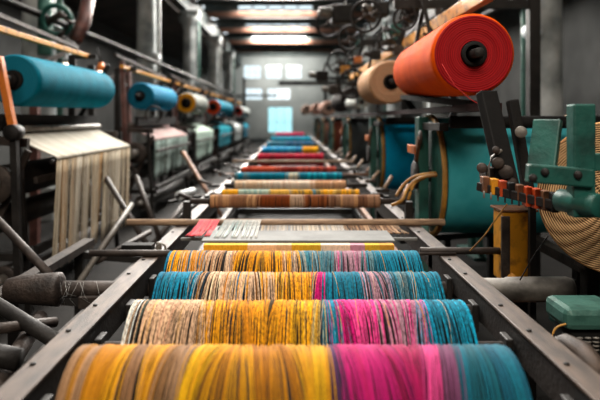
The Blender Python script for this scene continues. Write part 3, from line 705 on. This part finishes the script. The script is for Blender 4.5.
t = thing('green_bracket', 'green cast bracket with a post and side arm in front of the tan reel', 'bracket', (1.0, 2.05, 0))
x_ = (578-292)/600*2.05
MB().box((x_-.037, 2.0, 1.22), (x_+.037, 2.06, 1.60)).build('post', 'green', t, .006)
MB().bar(at(527, 173, 2.0), at(592, 178, 2.0), .04, .062).build('arm', 'green', t, .006)
MB().bar(at(548, 120, 2.2), at(541, 175, 2.15), .10, .03).build('plate', 'green', t, .006)
for (px, py) in ((533, 178), (578, 175), (545, 172)):
    MB().cyl(at(px, py, 1.97), at(px, py, 2.01), .014, n=10).build('bolt', 'dark', t)
MB().box((1.33, 1.98, 0), (1.43, 2.08, 1.6)).build('pedestal', 'dark', t, .005)
MB().bar((x_, 2.09, 1.4), (1.38, 2.09, 1.4), .05, .06).build('cross_bar', 'green', t, .004)
MB().cyl(at(560, 200, 2.1), at(600, 206, 1.95), .04).build('sleeve', 'green', t)

t = thing('shuttle_arm', 'black cast arm with a steel bolt beside the sea-green beam', 'machine arm', at(490, 190, 2.7))
MB().bar(at(486, 92, 2.75), at(509, 190, 2.6), .09, .05).build('arm', 'black', t, .008)
MB().bar(at(512, 100, 2.85), at(528, 190, 2.8), .05, .05).build('arm', 'black', t, .008)
MB().cyl(at(521, 132, 2.6), at(521, 132, 2.75), .026).build('bolt', 'grey', t)
MB().path([at(502, 150, 2.6), at(492, 157, 2.6), at(488, 168, 2.6), at(489, 180, 2.6), at(498, 186, 2.6)], .007, 8).build('bent_tube', 'grey', t)
for p, r_ in (((482, 168), .022), ((498, 163), .025), ((506, 172), .03), ((512, 182), .02), ((485, 184), .018), ((496, 150), .016)):
    MB().cyl(at(*p, 2.52), at(*p, 2.62), r_).build('knob', 'iron', t)
MB().box(at(486, 180, 2.62), at(508, 166, 2.72)).build('valve_block', 'iron', t, .006)

t = thing('selector_comb', 'row of orange and brass selector blocks on a dark bar', 'machine part', at(520, 195, 2.35))
MB().bar(at(480, 186, 2.5), at(562, 206, 2.2), .05, .035).build('bar', 'dark', t, .004)
for k in range(9):
    px = 487+k*8.6; py = 180+k*2.0; Y = 2.46-k*.03; m_ = ['rust', 'yellow', 'ored', 'black', 'rust', 'ored', 'ored', 'rust', 'black'][k]
    h = 8 if k < 5 else 12
    MB().box(at(px-3.5, py+h+5, Y-.02), at(px+3.5, py-3, Y-.02)+V((0, .05, 0))).build('block', m_, t, .003)
for k in range(7): MB().cyl(at(484+k*7, 191+k*1.6, 2.42), at(484+k*7, 198+k*1.6, 2.42), .004, n=8).build('needle', 'grey', t)
MB().bar(at(522, 196, 2.42), at(531, 194, 2.98), .03, .03).build('mount', 'dark', t)
MB().bar(at(532, 192, 2.98), V((at(532, 192, 2.98).x, 2.98, 0)), .03, .03).build('post', 'dark', t)

t = thing('yellow_casing', 'tall yellow orange box standing behind the grey sleeve', 'box', at(514, 283, 3.05))
a = at(503, 283, 3.05); b = at(534, 212, 3.05)
MB().box((a.x, 3.05, a.z), (b.x, 3.2, b.z)).build('body', 'yellow', t, .008)
MB().box((a.x-.012, 3.03, a.z+.03), (a.x+.03, 3.05, b.z-.02)).build('cover_plate', 'iron', t, .003)
MB().box((a.x-.01, 3.04, b.z), (b.x+.02, 3.22, b.z+.012)).build('lid', 'rust', t, .003)
MB().box((a.x+.02, 3.08, 0), (b.x-.02, 3.16, a.z)).build('pedestal', 'dark', t)
MB().cyl(at(512, 278, 3.0), at(512, 278, 3.04), .022).build('knob', 'yellow', t)

t = thing('green_housing', 'pale green cast housing at the right edge beside the rail', 'housing', at(582, 345, 2.25))
a = at(566, 332, 2.25); b = at(625, 309, 2.25)
MB().box((a.x, 2.25, a.z), (b.x, 2.45, b.z)).build('cover', 'green2', t, .025)
MB().box((a.x+.03, 2.28, 0), (b.x-.03, 2.42, a.z)).build('base', 'black', t, .004)
for k in range(5):
    for j in range(4): MB().torus(at(572+k*8, 338+j*4, 2.22), (0, .2, 1), .009, .003, 12, 6).build('spring_coil', 'grey', t)
t = thing('curved_guard', 'pale curved metal guard leaning against the right rail', 'guard', at(580, 360, 1.85))
MB().path([at(552, 345, 2.0), at(566, 343, 1.95), at(583, 352, 1.88), at(594, 366, 1.82), at(602, 385, 1.78)], [.02, .03, .034, .034, .03], 14).build('tube', 'rail', t)
MB().bar(at(583, 352, 1.88), (at(583, 352, 1.88).x+.02, 1.9, 0), .04, .04).build('support', 'dark', t)

def cable(label, pts, r=.006, m_='wire'):
    P = [V(p) for p in pts]; out = []
    for i in range(len(P)-1):
        p0, p1, p2, p3 = P[max(i-1, 0)], P[i], P[i+1], P[min(i+2, len(P)-1)]
        for j in range(6):
            t = j/6; out.append(.5*((2*p1)+(p2-p0)*t+(2*p0-5*p1+4*p2-p3)*t*t+(3*p1-p0-3*p2+p3)*t**3))
    out.append(P[-1])
    return tag(MB().path(out, r, 8).build('cable', m_), label, 'cable')
cable('yellow cable looping lowest beside the green stand', [at(437, 175, 3.9), at(420, 178, 3.9), at(408, 188, 3.9), at(402, 200, 3.85), at(392, 205, 3.9)], .011)
cable('yellow cable looping highest beside the green stand', [at(436, 173, 4.0), at(416, 176, 3.95), at(404, 184, 3.95), at(396, 196, 3.9)], .010)
cable('short yellow cable right of the looping pair', [at(424, 178, 3.95), at(414, 184, 3.9), at(408, 200, 3.9)], .010)
cable('thin yellow wire hanging from the selector blocks to the rail', [at(507, 204, 2.7), at(494, 222, 2.75), at(484, 236, 2.8), at(470, 251, 2.9)], .0035)
cable('thin black wire slanting down past the yellow box', [at(548, 236, 2.6), at(534, 256, 2.65), at(520, 280, 2.7)], .003, 'dark')
cable('thin pale wire beside the green housing', [at(566, 324, 2.15), at(556, 328, 2.15), at(551, 340, 2.15), at(549, 356, 2.15)], .0035)
# dark side frame right of right rail, carries small rollers and levers
t = thing('frame_side', 'low dark iron side frame right of the near right rail', 'machine frame', (1.5, 2.8, 0))
for y in (1.5, 2.45, 3.4, 4.9, 6.3):
    MB().box((1.60, y-.03, 0), (1.66, y+.03, .7)).build('post', 'dark', t)
    MB().bar((1.63, y, .62), (.88, y, .56), .05, .05).build('tie_bar', 'dark', t)
MB().bar((1.63, 1.3, .73), (1.63, 6.6, .73), .08, .06).build('side_rail', 'iron', t)
MB().bar((1.1, 1.3, .52), (1.1, 6.6, .52), .05, .06).build('side_rail', 'rust', t)
# rail-side clutter: small clamps along the right rail in the distance
rr = random.Random(8)
for k in range(9):
    Y = 4.9+k*.85; x = .93+rr.uniform(-.01, .03)
    t = thing('rail_clamp', 'small worn clamp at the outer edge of the right rail', 'clamp', (x, Y, .87), 'clamps spaced along the outer edge of the right rail')
    MB().box((x-.12, Y-.03, ZT+.001), (x, Y+.03, ZT+.035)).build('jaw', 'iron' if k % 2 else 'rail', t, .004)
    MB().cyl((x-.04, Y, ZT+.036), (x+.05, Y+.12, ZT+.10+rr.uniform(0, .05)), .018).build('handle', 'rust' if k % 3 == 0 else 'wood', t)
for k in range(7):
    Y = 5.0+k*1.15; x = -.86
    t = thing('rail_clamp', 'small dark clamp at the outer edge of the left rail', 'clamp', (x, Y, .87), 'clamps spaced along the outer edge of the left rail')
    MB().box((x, Y-.03, ZT+.001), (x+.12, Y+.03, ZT+.03)).build('jaw', 'dark', t, .004)
    MB().cyl((x+.04, Y, ZT+.031), (x-.10, Y+.1, ZT+.06), .016).build('handle', 'iron', t)
t = tag(MB().path([at(174, 223, 4.2), at(190, 208, 4.7), at(206, 197, 5.3), at(212, 192, 5.6)], .02, 8).build('lever', 'dark'), 'long dark curved lever lying along the left rail beneath the bobbin', 'lever')
# white and yellow small things left far
for (px, py, Y, m_, lb) in ((68, 61, 7.4, 'white', 'small bright white lamp cap behind the large teal roll'), (101, 69, 8.2, 'orange', 'small orange lamp cap behind the end of the large teal roll')):
    c = at(px, py, Y); t = thing('task_lamp', lb, 'lamp', c)
    MB().lathe(c+V((0, 0, .09)), c-V((0, 0, .1)), [(0, 0), (0, .03), (.05, .05), (.12, .085), (.12, .07)], 20).build('lamp_shade', m_, t)
    MB().lathe(c+V((0, 0, .02)), c-V((0, 0, .1)), [(0, 0), (.01, .03), (.05, .045), (.08, .03), (.09, 0)], 16).build('bulb', 'lamp', t)
    MB().path([c+V((0, 0, .09)), c+V((-.05, 0, .3)), V((-2.64, c.y, 2.45))], .012, 8).build('arm', 'dark', t)
# teal valve cluster by first left column
t = thing('valve_cluster', 'green valve with hooked pipe beside the yellow bar at upper left', 'valve', at(55, 20, 8.4))
MB().cyl(at(45, -10, 8.6), at(45, 55, 8.6), .10).build('pipe', 'green2', t)
MB().torus(at(57, 20, 8.3), (0, 1, .3), .2, .035).build('wheel', 'green', t)
MB().path([at(45, 25, 8.4), at(60, 14, 8.3), at(72, 22, 8.3), at(60, 36, 8.3), at(62, 48, 8.3)], .05, 10).build('hook_pipe', 'iron', t)
MB().path([at(75, 40, 8.6), at(84, 22, 8.8), at(90, -8, 9)], .1, 10).build('bent_pipe', 'brownpost', t)
# dark lattice behind left rolls
t = thing('pipe_rack', 'dark rack of pipes behind the left rolls', 'rack', (-3.2, 14, 0))
for k in range(12):
    Y = 7.4+k*2.1
    MB().box((-3.22, Y-.05, 0), (-3.12, Y+.05, 2.2+.2*(k % 3))).build('post', 'dark' if k % 2 else 'brownpost', t)
for z in (1.3, 2.2): MB().bar((-3.17, 7.0, z), (-3.17, 31, z), .05, .05).build('pipe', 'dark', t)
for k in range(8):
    Y = 7.4+k*2.9; MB().bar((-3.17, Y, 2.2), (-3.0, Y+1.0, 2.55), .05, .05).build('brace', 'iron', t)
# far cross gantry
t = thing('cross_gantry', 'dark bar bridging the aisle in front of the end wall', 'gantry', (0, 40, 0))
MB().bar((-4, 40, 3.1), (-1.0, 40, 3.1), .12, .12).build('bar', 'dark', t); MB().bar((-.8, 36, 3.7), (4, 36, 3.7), .4, .25).build('walkway', 'tray', t)
for x in (-3.2, -3.9): MB().box((x-.08, 39.9, 0), (x+.08, 40.1, 4.3)).build('post', 'dark', t)
MB().box((1.9, 35.9, 0), (2.1, 36.1, 3.6)).build('post', 'dark', t)

# ------------------------------------------------------------ light
w = bpy.data.worlds.new('world'); scn.world = w; w.use_nodes = True
bg = w.node_tree.nodes['Background']; bg.inputs[0].default_value = (.86, .95, 1, 1); bg.inputs[1].default_value = 1.1
for k, y in enumerate(ys):
    l = bpy.data.lights.new('skylight_and_fill', 'AREA'); l.shape = 'RECTANGLE'; l.size = 3.5; l.size_y = .36
    l.energy = 110 if y < 0 else 290 if y < 6 else 330 if y < 12 else 520 if y < 30 else 700 if y < 42 else 150; l.color = (1.0, .95, .88)
    o = bpy.data.objects.new('skylight_and_fill', l); col.objects.link(o); o.location = (-.8, y-.18, 6.9) if y < 42 else (-.8, y+.6, 6.4); o.rotation_euler = (math.radians(-42 if y < 36 else 20 if y < 42 else 62), 0, 0)  # last two are added fill turned to the end wall, not light through glass
# added warm fill light behind the camera, no fitting there
l = bpy.data.lights.new('fill_light', 'AREA'); l.shape = 'RECTANGLE'; l.size = 4; l.size_y = 1.5; l.energy = 230; l.color = (1, .88, .74)
o = bpy.data.objects.new('fill_light', l); col.objects.link(o); o.location = (0, -3.2, 6.0)
o.rotation_euler = (V((.4, 7, 1.0))-o.location).to_track_quat('-Z', 'Y').to_euler()

# ------------------------------------------------------------ camera
cd = bpy.data.cameras.new('camera'); cam = bpy.data.objects.new('camera', cd); col.objects.link(cam)
cam.location = (0, 0, 1.55); cam.rotation_euler = (PI/2, 0, 0)
cd.lens = 36; cd.sensor_width = 36; cd.shift_x = 8/600; cd.shift_y = -81/600; cd.clip_start = .05; cd.clip_end = 200
cd.dof.use_dof = True; cd.dof.focus_distance = 2.65; cd.dof.aperture_fstop = 1.6
scn.camera = cam
scn.view_settings.view_transform = 'Standard'; scn.view_settings.look = 'None'
scn.view_settings.gamma = 1; scn.view_settings.use_curve_mapping = False
scn.view_settings.exposure = 1.0
for o in bpy.data.objects:
    if '_o' in o: del o['_o']
